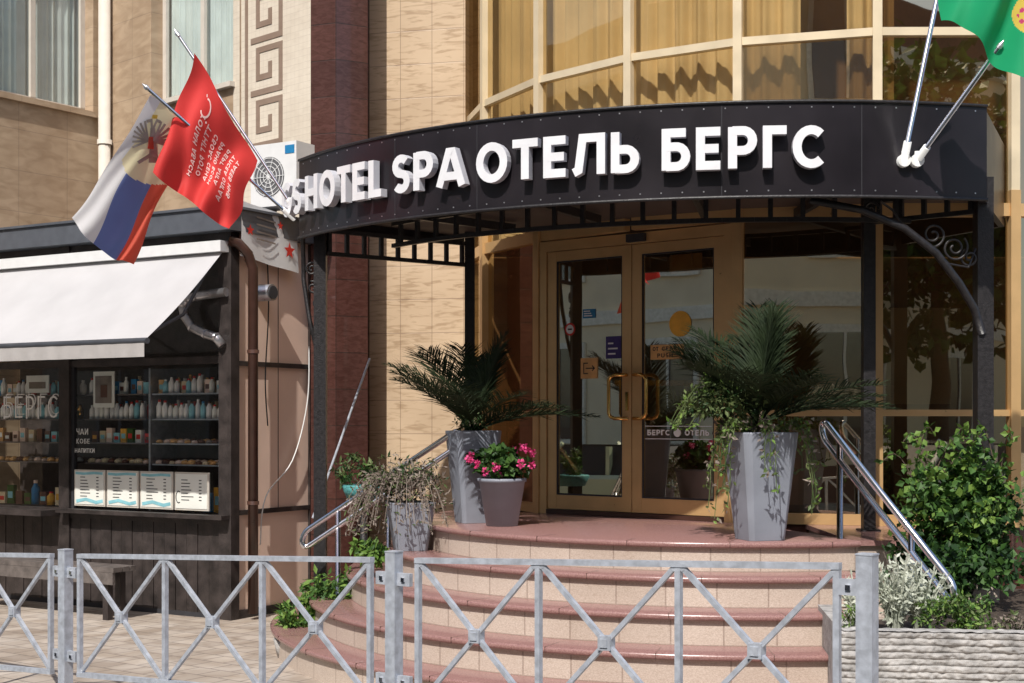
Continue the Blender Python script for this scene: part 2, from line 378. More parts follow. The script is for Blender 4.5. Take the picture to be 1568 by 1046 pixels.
# ------------------------------------------------------------------ hotel building
hb=root('hotel_building')
GX,GY,GR=3.05,13.4,3.5
def gp(th,r=GR): return V((GX+r*math.sin(th),GY-r*math.cos(th),0))
TH=[-1.47,-1.22,-.945,-.67,-.42,-.143,.13,.40,.67,.94]
mull=MB(); gl=MB()
levels_up=[3.2,4.36,5.9,7.4,9.0]
for i,t in enumerate(TH):
    p=gp(t); u=V((math.cos(t),math.sin(t),0)); n=V((math.sin(t),-math.cos(t),0))
    F=(p,u,n,ZZ)
    mull.fbox(F,-.032,.032,-.05,.03,3.25,9.0,'goldlt')
    if t!=-.67: mull.fbox(F,-.036,.036,-.055,.034,.90,3.25,'gold')
for i in range(len(TH)-1):
    F,L=frame(gp(TH[i]),gp(TH[i+1]))
    for z in levels_up[1:]:
        mull.fbox(F,.03,L-.03,-.045,.02,z-.028,z+.028,'goldlt')
    mull.fbox(F,.03,L-.03,-.045,.02,3.07,3.16,'gold')
    isdoor=TH[i] in (-.945,-.67)
    up='glassu' if TH[i]<-.15 else 'glass'
    gl.pane(F,.03,L-.03,-.016,3.16,4.33,'glassu' if TH[i]<-.5 else 'glass'); gl.pane(F,.03,L-.03,-.016,4.39,9.0,up)
    if not isdoor:
        mull.fbox(F,.03,L-.03,-.045,.02,.91,.985,'gold')
        mull.fbox(F,.03,L-.03,-.045,.02,1.675,1.72,'gold')
        gl.pane(F,.03,L-.03,-.016,.985,1.675,'glass'); gl.pane(F,.03,L-.03,-.018,1.72,3.07,'glass')
    gl.fbox(F,-.02,L+.02,-.25,-.0,-.1,.905,'brownt')
gl.obj('bay_glass',hb); mull.obj('bay_mullions',hb)
b=MB()
b.fbox(WF,-.6,7.5,13.35,13.5,0,9,'inner')
for z,m_ in ((3.18,'innerd'),(.86,'innerd'),(8.9,'inner')):
    pts=[gp(t,GR-.08)+V((0,0,z)) for t in [-1.5+i*.1 for i in range(27)]]+[V((6.4,13.34,z)),V((-.5,13.34,z))]
    b.face(pts,m_)
b.fbox(WF,1.0,2.6,12.6,12.75,.9,1.95,'inner')
b.fbox(WF,.9,2.7,12.5,12.8,1.95,2.0,'brass')
b.fbox(WF,3.3,4.1,13.30,13.34,1.8,2.7,'curt'); b.fbox(WF,4.6,4.9,12.6,12.9,.9,2.3,'curt'); b.fbox(WF,5.0,5.3,11.8,12.1,.9,2.6,'inner')
b.obj('bay_interior',hb)
b=MB()
def curtain(t0,t1,z0,z1,m,r=3.3,fold=130,amp=.035,n=300):
    def P(u,v):
        t=t0+(t1-t0)*u; rr=r+amp*math.sin(t*fold+.6*math.sin(t*9))+.012*math.sin(t*fold*2.3+1)
        return gp(t,rr)+V((0,0,z0+(z1-z0)*v))
    b.grid(P,n,1,m)
curtain(-1.42,-.30,3.22,8.8,'curt'); curtain(-.2,-.1,3.22,8.8,'curt',n=40)
curtain(.28,.36,.95,3.0,'curt',n=40)
b.obj('curtains',hb)
def wall(name,p0,p1,z0,z1,m,th=.25):
    F,L=frame(p0,p1); bb=MB(); bb.fbox(F,0,L,-th,0,z0,z1,m)
    return bb.obj(name,hb)
C0=(-1.80,12.9); C1=(-1.538,12.42); C2=(-1.307,13.02); BW=(-.42,12.80)
bb=MB()
bb.fbox(frame(C0,C1)[0],0,frame(C0,C1)[1],-.3,0,0,9,'brownt')
bb.fbox(frame(C1,C2)[0],.002,frame(C1,C2)[1],-.25,.0,0,9,'brownt')
bb.obj('brown_tile_pilaster',hb)
wall('beige_tile_wall',C2,BW,0,9,'beige')
W2=(-4.436,15.40)
F2,L2=frame(W2,C0)
bb=MB()
def d2u(d): return L2-d*1.3793
w_r=d2u(.895); w_l=d2u(1.935)
bb.fbox(F2,0,w_l,-.3,0,0,9,'tan'); bb.fbox(F2,w_l,w_r,-.3,0,0,4.92,'tan'); bb.fbox(F2,w_l,w_r,-.3,0,6.9,9,'tan')
bb.fbox(F2,w_r,L2,-.3,0,0,9,'cream')
bb.fbox(F2,w_l-.03,w_r+.03,-.1,.06,4.87,4.918,'winf')
bb.obj('street_wall',hb)
bb=MB()
def winunit(bb,F,l,r,z0,z1):
    d=-.14
    bb.fbox(F,l,r,d-.03,d,z0,z0+.06,'winf'); bb.fbox(F,l,r,d-.03,d,z1-.06,z1,'winf')
    for x in (l,(l+r)/2-.03,r-.06): bb.fbox(F,x,x+.06,d-.035,d+.005,z0+.06,z1-.06,'winf')
    bb.pane(F,l+.06,r-.06,d-.026,z0+.06,z1-.06,'wglass')
    O,u,n,z=F
    def P(a,c):
        x=l+(r-l)*a; return O+u*x+n*(d-.09+.02*math.sin(x*70)+.01*math.sin(x*161))+z*(z0+(z1-z0)*c)
    bb.grid(P,140,1,'curtw')
    bb.fbox(F,l-.1,r+.1,-.8,-.78,z0-.2,z1+.2,'innerd')
winunit(bb,F2,w_l,w_r,4.92,6.9)
bb.obj('street_window',hb)
bb=MB()
def F2map(x,y,d):
    O,u,n,z=F2; return O+u*x+n*d+z*y
ml=d2u(.735); mw=.56
z=4.22
while z<8.5:
    P=.50
    k=[(0.08,0.06),(1,.06),(1,.86),(.30,.86),(.30,.34),(.68,.34),(.68,.60)]
    pts=[(ml+.03+q[0]*(mw-.06),z+q[1]*P) for q in k]
    bb.stroke(pts,.055,F2map,0,.006,'mosaic')
    bb.stroke([(ml+.0,z-.002),(ml+.0,z+P-.004)],.04,F2map,0,.0075,'mosaic')
    z+=P
bb.stroke([(ml-.10,4.1),(ml-.10,9)],.02,F2map,0,.004,'tan')
bb.obj('meander_mosaic',hb)
Wl=(-6.4,12.55)
F1,L1=frame(Wl,W2)
bb=MB(); wr=L1-.12; wl=L1-1.45
bb.fbox(F1,0,wl,-.3,0,0,9,'tan'); bb.fbox(F1,wl,wr,-.3,0,0,4.96,'tan'); bb.fbox(F1,wr,L1,-.3,0,0,9,'tan'); bb.fbox(F1,wl,wr,-.3,0,6.9,9,'tan')
bb.fbox(F1,wl-.03,wr+.03,-.1,.05,4.90,4.958,'tan')
bb.obj('return_wall',hb)
bb=MB(); winunit(bb,F1,wl,wr,4.96,6.9); bb.obj('return_window',hb)
bb=MB(); bb.tube([(-4.36,15.22,3.9),(-4.36,15.22,9)],.065,'winf',12)
for zz in (4.6,6.3): bb.tube([(-4.36,15.22,zz),(-4.36,15.22,zz+.05)],.078,'winf',12)
bb.obj('downpipe',hb)
# ------------------------------------------------------------------ entrance door
dr=root('entrance_door')
A=V((.213,11.35,0)); B=gp(-.42)
DF,DL=frame(A,B)
bb=MB()
mid=DL/2
bb.fbox(DF,.035,.10,-.06,.03,.91,3.06,'gold'); bb.fbox(DF,DL-.10,DL-.03,-.06,.03,.91,3.06,'gold')
bb.fbox(DF,.10,DL-.10,-.06,.03,2.98,3.06,'gold')
bb.fbox(DF,.10,DL-.10,-.05,.035,.912,.945,'brownp')
for l,r in ((.105,mid-.004),(mid+.004,DL-.105)):
    st_=.085
    bb.fbox(DF,l,l+st_,-.03,.018,.95,2.975,'gold'); bb.fbox(DF,r-st_,r,-.03,.018,.95,2.975,'gold')
    bb.fbox(DF,l+st_,r-st_,-.03,.016,.95,1.06,'gold'); bb.fbox(DF,l+st_,r-st_,-.03,.016,2.90,2.975,'gold')
    bb.pane(DF,l+st_,r-st_,.0,1.06,2.90,'glassd')
    for x in (l+st_,r-st_-.012): bb.fbox(DF,x,x+.012,.003,.012,1.061,2.899,'ink')
    for z0 in (1.061,2.887): bb.fbox(DF,l+st_+.012,r-st_-.012,.003,.012,z0,z0+.012,'ink')
bb.obj('leaves',dr)
bb=MB()
def DP(x,y,d):
    O,u,n,z=DF; return O+u*x+n*d+z*y
for sx in (-1,1):
    x0=mid+sx*.045; x1=mid+sx*.17
    pts=[DP(x0,1.66,.02),DP(x0,1.66,.06)]+[DP(x0+(x1-x0)*.6,1.66,.075),DP(x1-sx*.015,1.675,.08),DP(x1,1.70,.08),DP(x1,1.95,.08),DP(x1-sx*.015,1.975,.08),DP(x0+(x1-x0)*.6,1.99,.075),DP(x0,1.99,.06),DP(x0,1.99,.02)]
    bb.tube(pts,.014,'brass',10)
bb.fbox(DF,mid-.055,mid-.03,.019,.026,1.72,1.86,'brass')
bb.fbox(DF,mid-.02,mid+.14,.03,.07,2.99,3.05,'ink')
bb.obj('handles',dr)
def disc(bb,f,cx,cy,r,d,m,n=28):
    bb.face([f(cx+r*math.cos(2*math.pi*i/n),cy+r*math.sin(2*math.pi*i/n),d) for i in range(n)],m)
bb=MB()
bb.fbox(DF,.44,.56,.003,.006,2.44,2.51,'blue')
for q in range(3): bb.fbox(DF,.45,.53-.01*q,.0062,.0066,2.453+q*.018,2.462+q*.018,'white')
bb.fbox(DF,.66,.80,.003,.006,2.12,2.29,'purple')
for q,w_ in enumerate((.07,.09,.05)): bb.fbox(DF,.68,.68+w_,.0062,.0066,2.15+q*.04,2.162+q*.04,'white')
bb.fbox(DF,.42,.58,.003,.006,1.97,2.13,'orange')
bb.stroke([(.49,2.01),(.45,2.01),(.45,2.09),(.49,2.09)],.008,DP,.0065,.007,'ink'); bb.stroke([(.47,2.05),(.55,2.05)],.008,DP,.0065,.0075,'ink'); bb.stroke([(.53,2.07),(.553,2.05),(.53,2.03)],.008,DP,.0065,.0082,'ink')
disc(bb,DP,.315,2.36,.05,.0052,'red'); disc(bb,DP,.315,2.36,.036,.006,'white'); bb.stroke([(.295,2.36),(.335,2.36)],.012,DP,.0065,.007,'ink')
disc(bb,DP,1.33,2.36,.095,.006,'yellow',40)
bb.fbox(DF,1.07,1.36,.003,.006,2.10,2.21,'orange')
text(bb,'ОТ',DP,1.09,1.14,2.165,.03,.006,.0065,.007,'ink'); text(bb,'СЕБЯ',DP,1.17,1.30,2.165,.03,.006,.0065,.007,'ink'); text(bb,'PUSH',DP,1.13,1.27,2.115,.03,.006,.0065,.007,'ink')
bb.fbox(DF,1.02,1.60,.003,.005,1.60,1.605,'neon'); bb.fbox(DF,1.02,1.60,.003,.005,1.505,1.51,'neon')
text(bb,'БЕРГС',DP,1.04,1.24,1.535,.04,.010,.005,.0055,'neon'); text(bb,'ОТЕЛЬ',DP,1.37,1.58,1.535,.04,.010,.005,.0055,'neon'); disc(bb,DP,1.305,1.555,.032,.0052,'neon',20)
bb.fbox(DF,1.2,1.48,-.06,-.055,2.74,2.88,'orange')
bb.obj('stickers',dr)
# ------------------------------------------------------------------ canopy
cn=root('entrance_canopy')
CX,CY,CR=1.88,12.65,4.03
FA0,FA1=-1.035,.262
def cp(ph,r=CR,z=0): return V((CX+r*math.sin(ph),CY-r*math.cos(ph),z))
bb=MB()
bb.lathe(CX,CY,[(CR-.04,3.0),(CR,3.0),(CR,3.57),(CR-.04,3.57),(CR-.04,3.0)],FA0,FA1,96,'black',smooth=False)
bb.lathe(CX,CY,[(CR+.001,2.992),(CR+.012,2.992),(CR+.012,3.012),(CR+.001,3.012)],FA0,FA1,96,'iron')
bb.lathe(CX,CY,[(CR-.05,3.572),(CR+.012,3.572),(CR+.012,3.588),(CR-.05,3.588)],FA0,FA1,96,'iron')
Fe,Le=frame(cp(FA1,CR-.02),(3.45,9.96)); bb.fbox(Fe,0,Le,-.04,0,3.0,3.57,'black')
Fe,Le=frame(cp(FA0,CR-.02),(-.42,11.75)); bb.fbox(Fe,0,Le,0,.04,3.09,3.57,'black')
for ph in (-.725,-.55,-.15,.06):
    F=(cp(ph,CR),V((math.cos(ph),math.sin(ph),0)),V((math.sin(ph),-math.cos(ph),0)),ZZ)
    bb.fbox(F,-.002,.002,0,.0012,3.013,3.571,'ink')
# fixing screws along the edge
for i in range(40):
    ph=FA0+.02+(FA1-FA0-.04)*i/39
    for z in (3.04,3.545):
        F=(cp(ph,CR),V((math.cos(ph),math.sin(ph),0)),V((math.sin(ph),-math.cos(ph),0)),ZZ)
        bb.fbox(F,-.004,.004,0,.003,z-.004,z+.004,'alu')
bb.obj('fascia',cn)
bb=MB()
for z,m_ in ((3.50,'soffit'),(3.16,'soffit')):
    pts=[cp(FA0+(FA1-FA0)*i/40,CR-.05,z) for i in range(41)]+[V((3.4,9.95,z)),V((2.0,10.1,z)),V((1.0,10.6,z)),V((.25,11.2,z)),V((-.35,11.75,z))]
    bb.face(pts,m_)
bb.obj('roof_deck',cn)
bb=MB()
def fas(x,y,d): return cp(x/CR,CR+d,y)
for s,p0,p1 in (('HOTEL',-.968,-.738),('SPA',-.712,-.563),('ОТЕЛЬ',-.54,-.272),('БЕРГС',-.238,0.0),('GS',-1.075,-.985)):
    text(bb,s,fas,p0*CR,p1*CR,3.165,.25,.053,.02,.075,'white','letside')
bb.obj('sign_letters',cn)
bb=MB()
for (x,y,z0,wd) in ((-1.43,10.62,0,.045),(-.34,11.45,.9,.04),(2.38,9.5,.9,.04),(2.965,8.95,.3,.05)):
    bb.fbox(WF,x-wd,x+wd,y-wd,y+wd,z0,3.17,'iron'); bb.fbox(WF,x-wd*1.7,x+wd*1.7,y-wd*1.7,y+wd*1.7,z0,z0+.02,'iron')
def ladder(pts,z0,z1,step):
    for i in range(len(pts)-1):
        F,L=frame(pts[i],pts[i+1])
        bb.fbox(F,0,L,-.015,.015,z0,z0+.03,'iron'); bb.fbox(F,0,L,-.015,.015,z1-.03,z1,'iron')
        k=max(1,int(round(L/step)))
        for q in range(k): bb.fbox(F,(q+.5)*L/k-.015,(q+.5)*L/k+.015,-.013,.013,z0+.03,z1-.03,'iron')
ladder([(-1.43,10.62),(-.34,11.45)],2.88,3.08,.16)
ladder([cp(-.93+i*.06,3.45) for i in range(20)],2.93,3.12,.16)
ladder([(2.38,9.5),(2.965,8.95)],2.95,3.12,.16)
for ph in (-.8,-.5,-.2,.05):
    F,L=frame(cp(ph,CR-.08),cp(ph,2.6)); bb.fbox(F,0,L,-.02,.02,3.08,3.14,'iron')
arcp=[(2.94,8.9,2.19),(2.88,8.86,2.34),(2.77,8.82,2.50),(2.62,8.79,2.68),(2.42,8.77,2.83),(2.15,8.75,2.94),(1.83,8.75,3.0)]
bb.tube(arcp,.026,'iron',6)
def spiral(cx,cy,cz,r,turns,ux=(1,0,0),sgn=1,start=0,th=.008):
    u=V(ux); pts=[]
    n=int(26*turns)
    for i in range(n+1):
        a=start+sgn*2*math.pi*turns*i/n; rr=r*(1-.8*i/n)
        pts.append(V((cx,cy,cz))+u*math.cos(a)*rr+ZZ*math.sin(a)*rr)
    bb.tube(pts,th,'iron',6)
spiral(2.62,8.85,2.80,.075,1.6,start=-1.5); spiral(2.76,8.87,2.72,.085,1.8,start=.8,sgn=-1); spiral(2.86,8.89,2.66,.06,1.5,start=2)
bb.tube([(2.62,8.85,2.725),(2.72,8.86,2.62),(2.85,8.88,2.6),(2.9,8.9,2.72)],.008,'iron',6)
bb.tube([(2.28,8.8,3.0),(2.36,8.82,2.95),(2.48,8.84,2.78),(2.62,8.85,2.725)],.008,'iron',6)
spiral(2.22,8.8,2.95,.05,1.5,start=0)
bb.tube([(-1.58,10.75,3.02),(-1.57,10.72,2.7),(-1.52,10.68,2.4),(-1.44,10.63,2.1)],.018,'iron',6)
spiral(-1.50,10.66,2.78,.05,1.6,start=1); spiral(-1.49,10.66,2.64,.05,1.6,start=2,sgn=-1); spiral(-1.46,10.65,2.52,.035,1.5)
bb.obj('steel_frame',cn)
# ------------------------------------------------------------------ handrails
def handrail(top,bot,feet):
    h=root('stair_handrail'); bb=MB()
    top=V(top); bot=V(bot); dirv=(bot-top).normalized(); dn=V((0,0,-.12))
    def bend(c,a,bv,n=7): return [c+a*math.cos(math.pi*i/n)+bv*math.sin(math.pi*i/n) for i in range(n+1)]
    cB=bot+dn*.5; cT=top+dn*.5
    pts=[top,bot]+bend(cB,-dn*.5,dirv*.06)[1:]+[top+dn]+bend(cT,dn*.5,-dirv*.06)[1:]
    bb.tube(pts,.021,'chrome',12)
    for q,z0 in feet:
        p=top+(bot-top)*q+dn
        bb.tube([(p.x,p.y,z0),(p.x,p.y,p.z+.12)],.02,'chrome',12)
        bb.tube([(p.x,p.y,z0),(p.x,p.y,z0+.015)],.05,'chrome',14)
    bb.obj('rail',h)
handrail((1.98,8.95,1.62),(2.45,7.98,.76),((.12,.6),(.72,.2)))
handrail((-.42,10.3,1.56),(-1.47,10.3,.86),((.45,.5),(.8,.1)))
# ------------------------------------------------------------------ kiosk
kk=root('cafe_kiosk')
KO=V((-2.33,11.7,0)); KU=V((-.857,.515,0)); KN=V((-.515,-.857,0))
KF=(KO,KU,KN,ZZ)
def KP(x,y,d): return KO+KU*(-x)+KN*d+ZZ*y
bb=MB()
bb.fbox(KF,0,.11,-.1,0,0,3.2,'wood')
bb.fbox(KF,1.89,2.02,-.1,0,0,3.2,'wood'); bb.fbox(KF,3.6,3.72,-.1,0,0,3.2,'wood')
for a0,a1 in ((.11,1.89),(2.02,3.6)):
    bb.fbox(KF,a0,a1,-.09,-.01,.78,.86,'wood'); bb.fbox(KF,a0,a1,-.08,-.02,2.12,2.18,'wood'); bb.fbox(KF,a0,a1,-.08,-.02,3.0,3.2,'wood')
    bb.pane(KF,a0+.001,a1-.001,-.046,.86,2.12,'glassk'); bb.pane(KF,a0+.001,a1-.001,-.046,2.18,3.0,'glassk')
    for x in (a0,a1-.03): bb.fbox(KF,x,x+.03,-.06,-.03,.86,2.12,'ink')
    k=int((a1-a0)/.12)
    for q in range(k):
        s_=(a1-a0)/k; bb.fbox(KF,a0+q*s_+.003,a0+(q+1)*s_-.003,-.07,-.02-.004*(q%2),0.04,.78,'wood')
bb.fbox(KF,-.01,1.95,.002,.10,.83,.865,'wood'); bb.fbox(KF,2.0,3.7,.002,.22,.80,.85,'wood')
bb.fbox(KF,0,3.7,-.15,-.02,-.1,.04,'ink')
bb.obj('front',kk)
bb=MB()
bb.fbox(KF,0.0,.06,-1.05,-.1,0,3.2,'peach')
bb.fbox(KF,-.025,-.001,-.10,-.0,0,3.2,'wood'); 
for z in (.88,2.12): bb.fbox(KF,-.022,-.001,-1.05,-.1,z-.02,z+.02,'wood')
bb.fbox(KF,-.022,-.001,-1.05,-1.02,0,3.2,'wood'); bb.fbox(KF,-.02,-.001,-1.02,-.1,0,.07,'wood')
bb.fbox(KF,-.004,-.0005,-.62,-.615,.9,3.2,'brownp')
bb.fbox(KF,.06,3.7,-1.05,-.98,0,3.2,'wood')
bb.obj('side_wall',kk)
bb=MB()
bb.fbox(KF,-.1,3.9,-1.1,.12,3.2,3.38,'roof'); bb.fbox(KF,-.12,3.92,-1.12,.14,3.38,3.40,'roof')
bb.obj('roof',kk)
bb=MB()
def AP(u,v):
    x=-.03-2.9*u; d=.04+.86*v; z=3.03-.76*v-.03*math.sin(math.pi*v)-.006*math.sin(u*23)*math.sin(math.pi*v)
    return KP(x,z,d)
bb.grid(AP,60,12,'awn')
bb.grid(lambda u,v:KP(-.03-2.9*u,2.255-.12*v,.915+.006*math.sin(u*90)*v),80,2,'awng')
bb.tube([KP(-.01,2.26,.90),KP(-2.95,2.26,.90)],.025,'roof',8)
bb.fbox(KF,.0,3.0,.0,.10,3.03,3.12,'acw')
for x in (-.15,-1.5,-2.8): bb.tube([KP(x,2.95,.05),KP(x-.02,2.5,.35),KP(x,2.27,.88)],.015,'roof',6)
bb.obj('awning',kk)
bb=MB()
random.seed(17)
bb.fbox(KF,.1,3.6,-.95,-.93,.0,3.1,'wood')
bb.fbox(KF,.1,3.6,-.9,-.1,.8,.85,'woodl')
def jar(x,z,d,r,h,m,cap=None):
    c=KP(x,0,d); bb.lathe(c.x,c.y,[(0,z),(r,z),(r,z+h*.65),(r*.45,z+h*.85),(r*.45,z+h*.9)],0,2*math.pi,10,m)
    bb.lathe(c.x,c.y,[(r*.5,z+h*.88),(r*.5,z+h),(0,z+h)],0,2*math.pi,8,cap or m)
def bun(x,z,d,r,m):
    c=KP(x,0,d); bb.lathe(c.x,c.y,[(0,z),(r*.9,z),(r,z+r*.4),(r*.7,z+r*.8),(0,z+r)],0,2*math.pi,10,m)
def pack(x,z,d,w_,h,m): bb.fbox(KF,-x-w_/2,-x+w_/2,d-.04,d,z,z+h,m); bb.fbox(KF,-x-w_*.35,-x+w_*.35,d,d+.002,z+h*.3,z+h*.65,random.choice(['paper','yellow','red','teal','choc']))
cols=['red','orange','teal','choc','yellow','blue','curt','peach','paper','ivy']
for x0,x1 in ((-1.02,-.14),(-1.85,-1.10),(-3.4,-2.05)):
    main=x0==-1.02
    for li,z in enumerate((1.27,1.45,1.66,1.88)):
        bb.fbox(KF,-x1,-x0,-.45,-.15,z-.012,z,'alu' if main else 'woodl')
        x=x0+.04
        while x<x1-.03:
            if li==2 or (li==3 and R()>.5):
                jar(x,z,-.20,U_(.022,.028),U_(.12,.17),random.choice(['neon','acw','paper','neon','teal']),random.choice(['blue','red','neon','choc'])) 
                jar(x+.02,z,-.34,.03,U_(.13,.17),random.choice(['neon','curt','brass','red'])); x+=U_(.055,.07)
            elif li==3:
                pack(x+.02,z,-.2,.06,U_(.1,.15),random.choice(cols)); x+=.075
            elif main or li==0:
                bun(x,z,-.20,U_(.028,.045),random.choice(['dry','orange','peach','curt','orange','choc'])); bun(x+.03,z,-.32,.04,random.choice(['orange','peach','choc','paper'])); x+=U_(.07,.1)
            else:
                pack(x+.03,z,-.2,.07,U_(.08,.13),random.choice(cols)); x+=U_(.08,.12)
    x=x0+.04
    while x<x1:
        if R()>.5: jar(x,.86,-.3,.04,U_(.12,.24),random.choice(cols),random.choice(cols)); x+=.09
        else: pack(x+.03,.86,-.28,.09,U_(.1,.22),random.choice(cols)); x+=.12
for x in (-1.04,-.12): bb.fbox(KF,-x-.010,-x+.010,-.46,-.14,.86,2.1,'alu')
bb.fbox(KF,1.44,1.70,-.12,-.11,1.76,2.08,'paper'); bb.fbox(KF,1.47,1.67,-.109,-.105,1.80,2.04,'dry'); bb.fbox(KF,1.52,1.6,-.104,-.102,1.85,1.96,'choc')
bb.fbox(KF,2.3,2.6,-.14,-.13,1.90,2.06,'paper'); bb.fbox(KF,2.34,2.56,-.129,-.127,1.94,2.0,'dry')
bb.obj('display',kk)
bb=MB()
for i in range(4):
    x0=-1.84+i*.405
    bb.fbox(KF,-x0-.385,-x0,-.035,-.02,.89,1.21,'winf'); bb.fbox(KF,-x0-.37,-x0-.015,-.02,-.016,.905,1.195,'paper')
    KM=lambda x,y,d:KP(x,y,-.016+d)
    for q in range(7): 
        ww=U_(.06,.14); yy=1.145-q*.028
        bb.stroke([(x0+.08,yy),(x0+.08+ww,yy)],.007,KM,.001,.0015,'ink'); bb.stroke([(x0+.28,yy),(x0+.31,yy)],.008,KM,.001,.0015,'ink')
    if i<3:
        bb.stroke([(x0+.02,1.18),(x0+.12,1.175),(x0+.25,1.183),(x0+.36,1.18)],.022,KM,.001,.002,'teal')
        bb.stroke([(x0+.03,.93),(x0+.15,.95),(x0+.28,.925),(x0+.36,.94)],.028,KM,.001,.0025,'teal')
    else: bb.stroke(arc(x0+.05,1.0,.03,.05,60,300,8),.008,KM,.001,.002,'ink')
bb.obj('menu_boards',kk)
bb=MB()
def KG(x,y,d): return KP(x,y,d-.035)
for xa,ya,t_ in ((-2.80,1.66,.016),(-2.772,1.685,.007)):
    text(bb,'БЕРГС',KG,xa,xa+.74,ya,.22,t_,0,.006,'neon')
text(bb,'ЧАИ',KG,-1.83,-1.68,1.52,.055,.006,0,.002,'neon'); text(bb,'КОБЕ',KG,-1.83,-1.66,1.44,.045,.005,0,.002,'neon'); text(bb,'НАПИТКИ',KG,-1.85,-1.60,1.36,.04,.005,0,.002,'neon')
bb.obj('window_lettering',kk)
bb=MB()
bb.tube([KP(.03,3.12,.03),KP(.09,3.10,-.02),KP(.12,3.02,-.1),KP(.13,2.9,-.15),KP(.13,.05,-.15)],.042,'brownp',12)
for z in (2.2,.95): bb.tube([KP(.13,z,-.15),KP(.13,z+.03,-.15)],.05,'brownp',12)
bb.obj('downpipe',kk)
bb=MB()
pts=[KP(.0,2.70,.03),KP(-.3,2.68,.05),KP(-.40,2.66,.07),KP(-.44,2.6,.08),KP(-.42,2.52,.08),KP(-.34,2.42,.07),KP(-.2,2.36,.06),KP(-.1,2.33,.04),KP(-.05,2.26,.02)]
bb.tube(pts,.038,'alu',14)
for q in range(1,len(pts)-1):
    d_=(pts[q+1]-pts[q-1]).normalized()*.008; bb.tube([pts[q]-d_,pts[q]+d_],.043,'alu',14)
bb.tube([KP(.0,2.72,-.36),KP(.16,2.72,-.36)],.07,'alu',16); bb.tube([KP(.155,2.72,-.36),KP(.17,2.72,-.36)],.055,'ink',16)
bb.obj('vent_duct',kk)
def curve_pts(P,n=6):
    P=[V(p) for p in P]; o=[]
    for i in range(len(P)-1):
        p0=P[max(0,i-1)];p1=P[i];p2=P[i+1];p3=P[min(len(P)-1,i+2)]
        for k in range(n):
            t=k/n; o.append(.5*((2*p1)+(p2-p0)*t+(2*p0-5*p1+4*p2-p3)*t*t+(3*p1-p0-3*p2+p3)*t**3))
    o.append(P[-1]); return o
bb=MB()
bb.tube(curve_pts([KP(.02,3.1,-.45),KP(.03,2.6,-.46),KP(.02,2.0,-.43),KP(.03,1.6,-.45)]),.006,'ink',6)
bb.tube(curve_pts([KP(.03,2.3,-1.0),KP(.05,1.8,-.95),KP(.05,1.3,-.75),KP(.05,1.0,-.4),KP(.06,.6,-.32)]),.006,'acw',6)
bb.obj('cables',kk)
be=MB()
be.fbox(KF,.75,2.6,.30,.36,.40,.44,'woodl'); be.fbox(KF,.75,2.6,.37,.44,.40,.44,'woodl'); be.fbox(KF,.75,2.6,.45,.55,.40,.44,'woodl')
be.fbox(KF,.76,2.59,.52,.549,.30,.398,'woodl')
for a in (.85,2.45): be.fbox(KF,a,a+.06,.32,.38,0,.40,'wood'); be.fbox(KF,a,a+.06,.46,.515,0,.40,'wood')
be.obj('wooden_bench')
bb=MB(); 
aF=(V((-2.18,12.15,3.41)),-KU,KN,ZZ)
bb.fbox(aF,-.05,.45,-.22,.02,.05,.58,'acw'); bb.fbox(aF,.0,.05,-.2,.0,0,.05,'acd'); bb.fbox(aF,.35,.4,-.2,.0,0,.05,'acd')
def AF(x,y,d): O,u,n,z=aF; return O+u*x+n*d+z*y
disc(bb,AF,.15,.30,.17,.022,'acd',32)
for q in range(5): bb.stroke(arc(.15,.30,.035*q+.02,.035*q+.02,0,340,22),.006,AF,.024,.027,'acw',closed=True)
for q in range(10):
    a=q*math.pi/5; bb.stroke([(.15,.30),(.15+.17*math.cos(a),.30+.17*math.sin(a))],.005,AF,.024,.028+q*.0003,'acw')
bb.fbox(aF,.33,.43,.021,.024,.48,.55,'blue')
for q in range(6): bb.fbox(aF,.451,.455,-.18,-.02,.15+q*.05,.17+q*.05,'acd')
bb.obj('air_conditioner')
bb=MB()
bF=(KP(.06,3.1,-.02),(KP(.06,0,-.75)-KP(.06,0,-.02)).normalized(),V((.857,-.515,0)),ZZ)
def BF(x,y,d): O,u,n,z=bF; return O+u*x+n*d+z*y
bb.grid(lambda u,v:BF(.02+.74*u,-.10+.46*v-.08*u,.03+.012*math.sin(u*9+v*3)),16,8,'acw')
def star(cx,cy,r):
    pts=[]
    for i in range(10):
        a=math.pi/2+i*math.pi/5; rr=r if i%2==0 else r*.42; pts.append(BF(cx+rr*math.cos(a),cy+rr*math.sin(a),.05))
    bb.face(pts,'red')
star(.62,.0,.075); star(.12,.12,.05); star(.5,.2,.04)
for q in range(4): bb.stroke([(.2,.24-q*.06),(.44,.22-q*.06)],.014,BF,.048,.049,'dry')
bb.obj('star_banner')
bb=MB(); bb.tube([(-1.52,10.85,.9),(-1.16,11.6,2.15)],.010,'galv',8); bb.obj('leaning_pole')
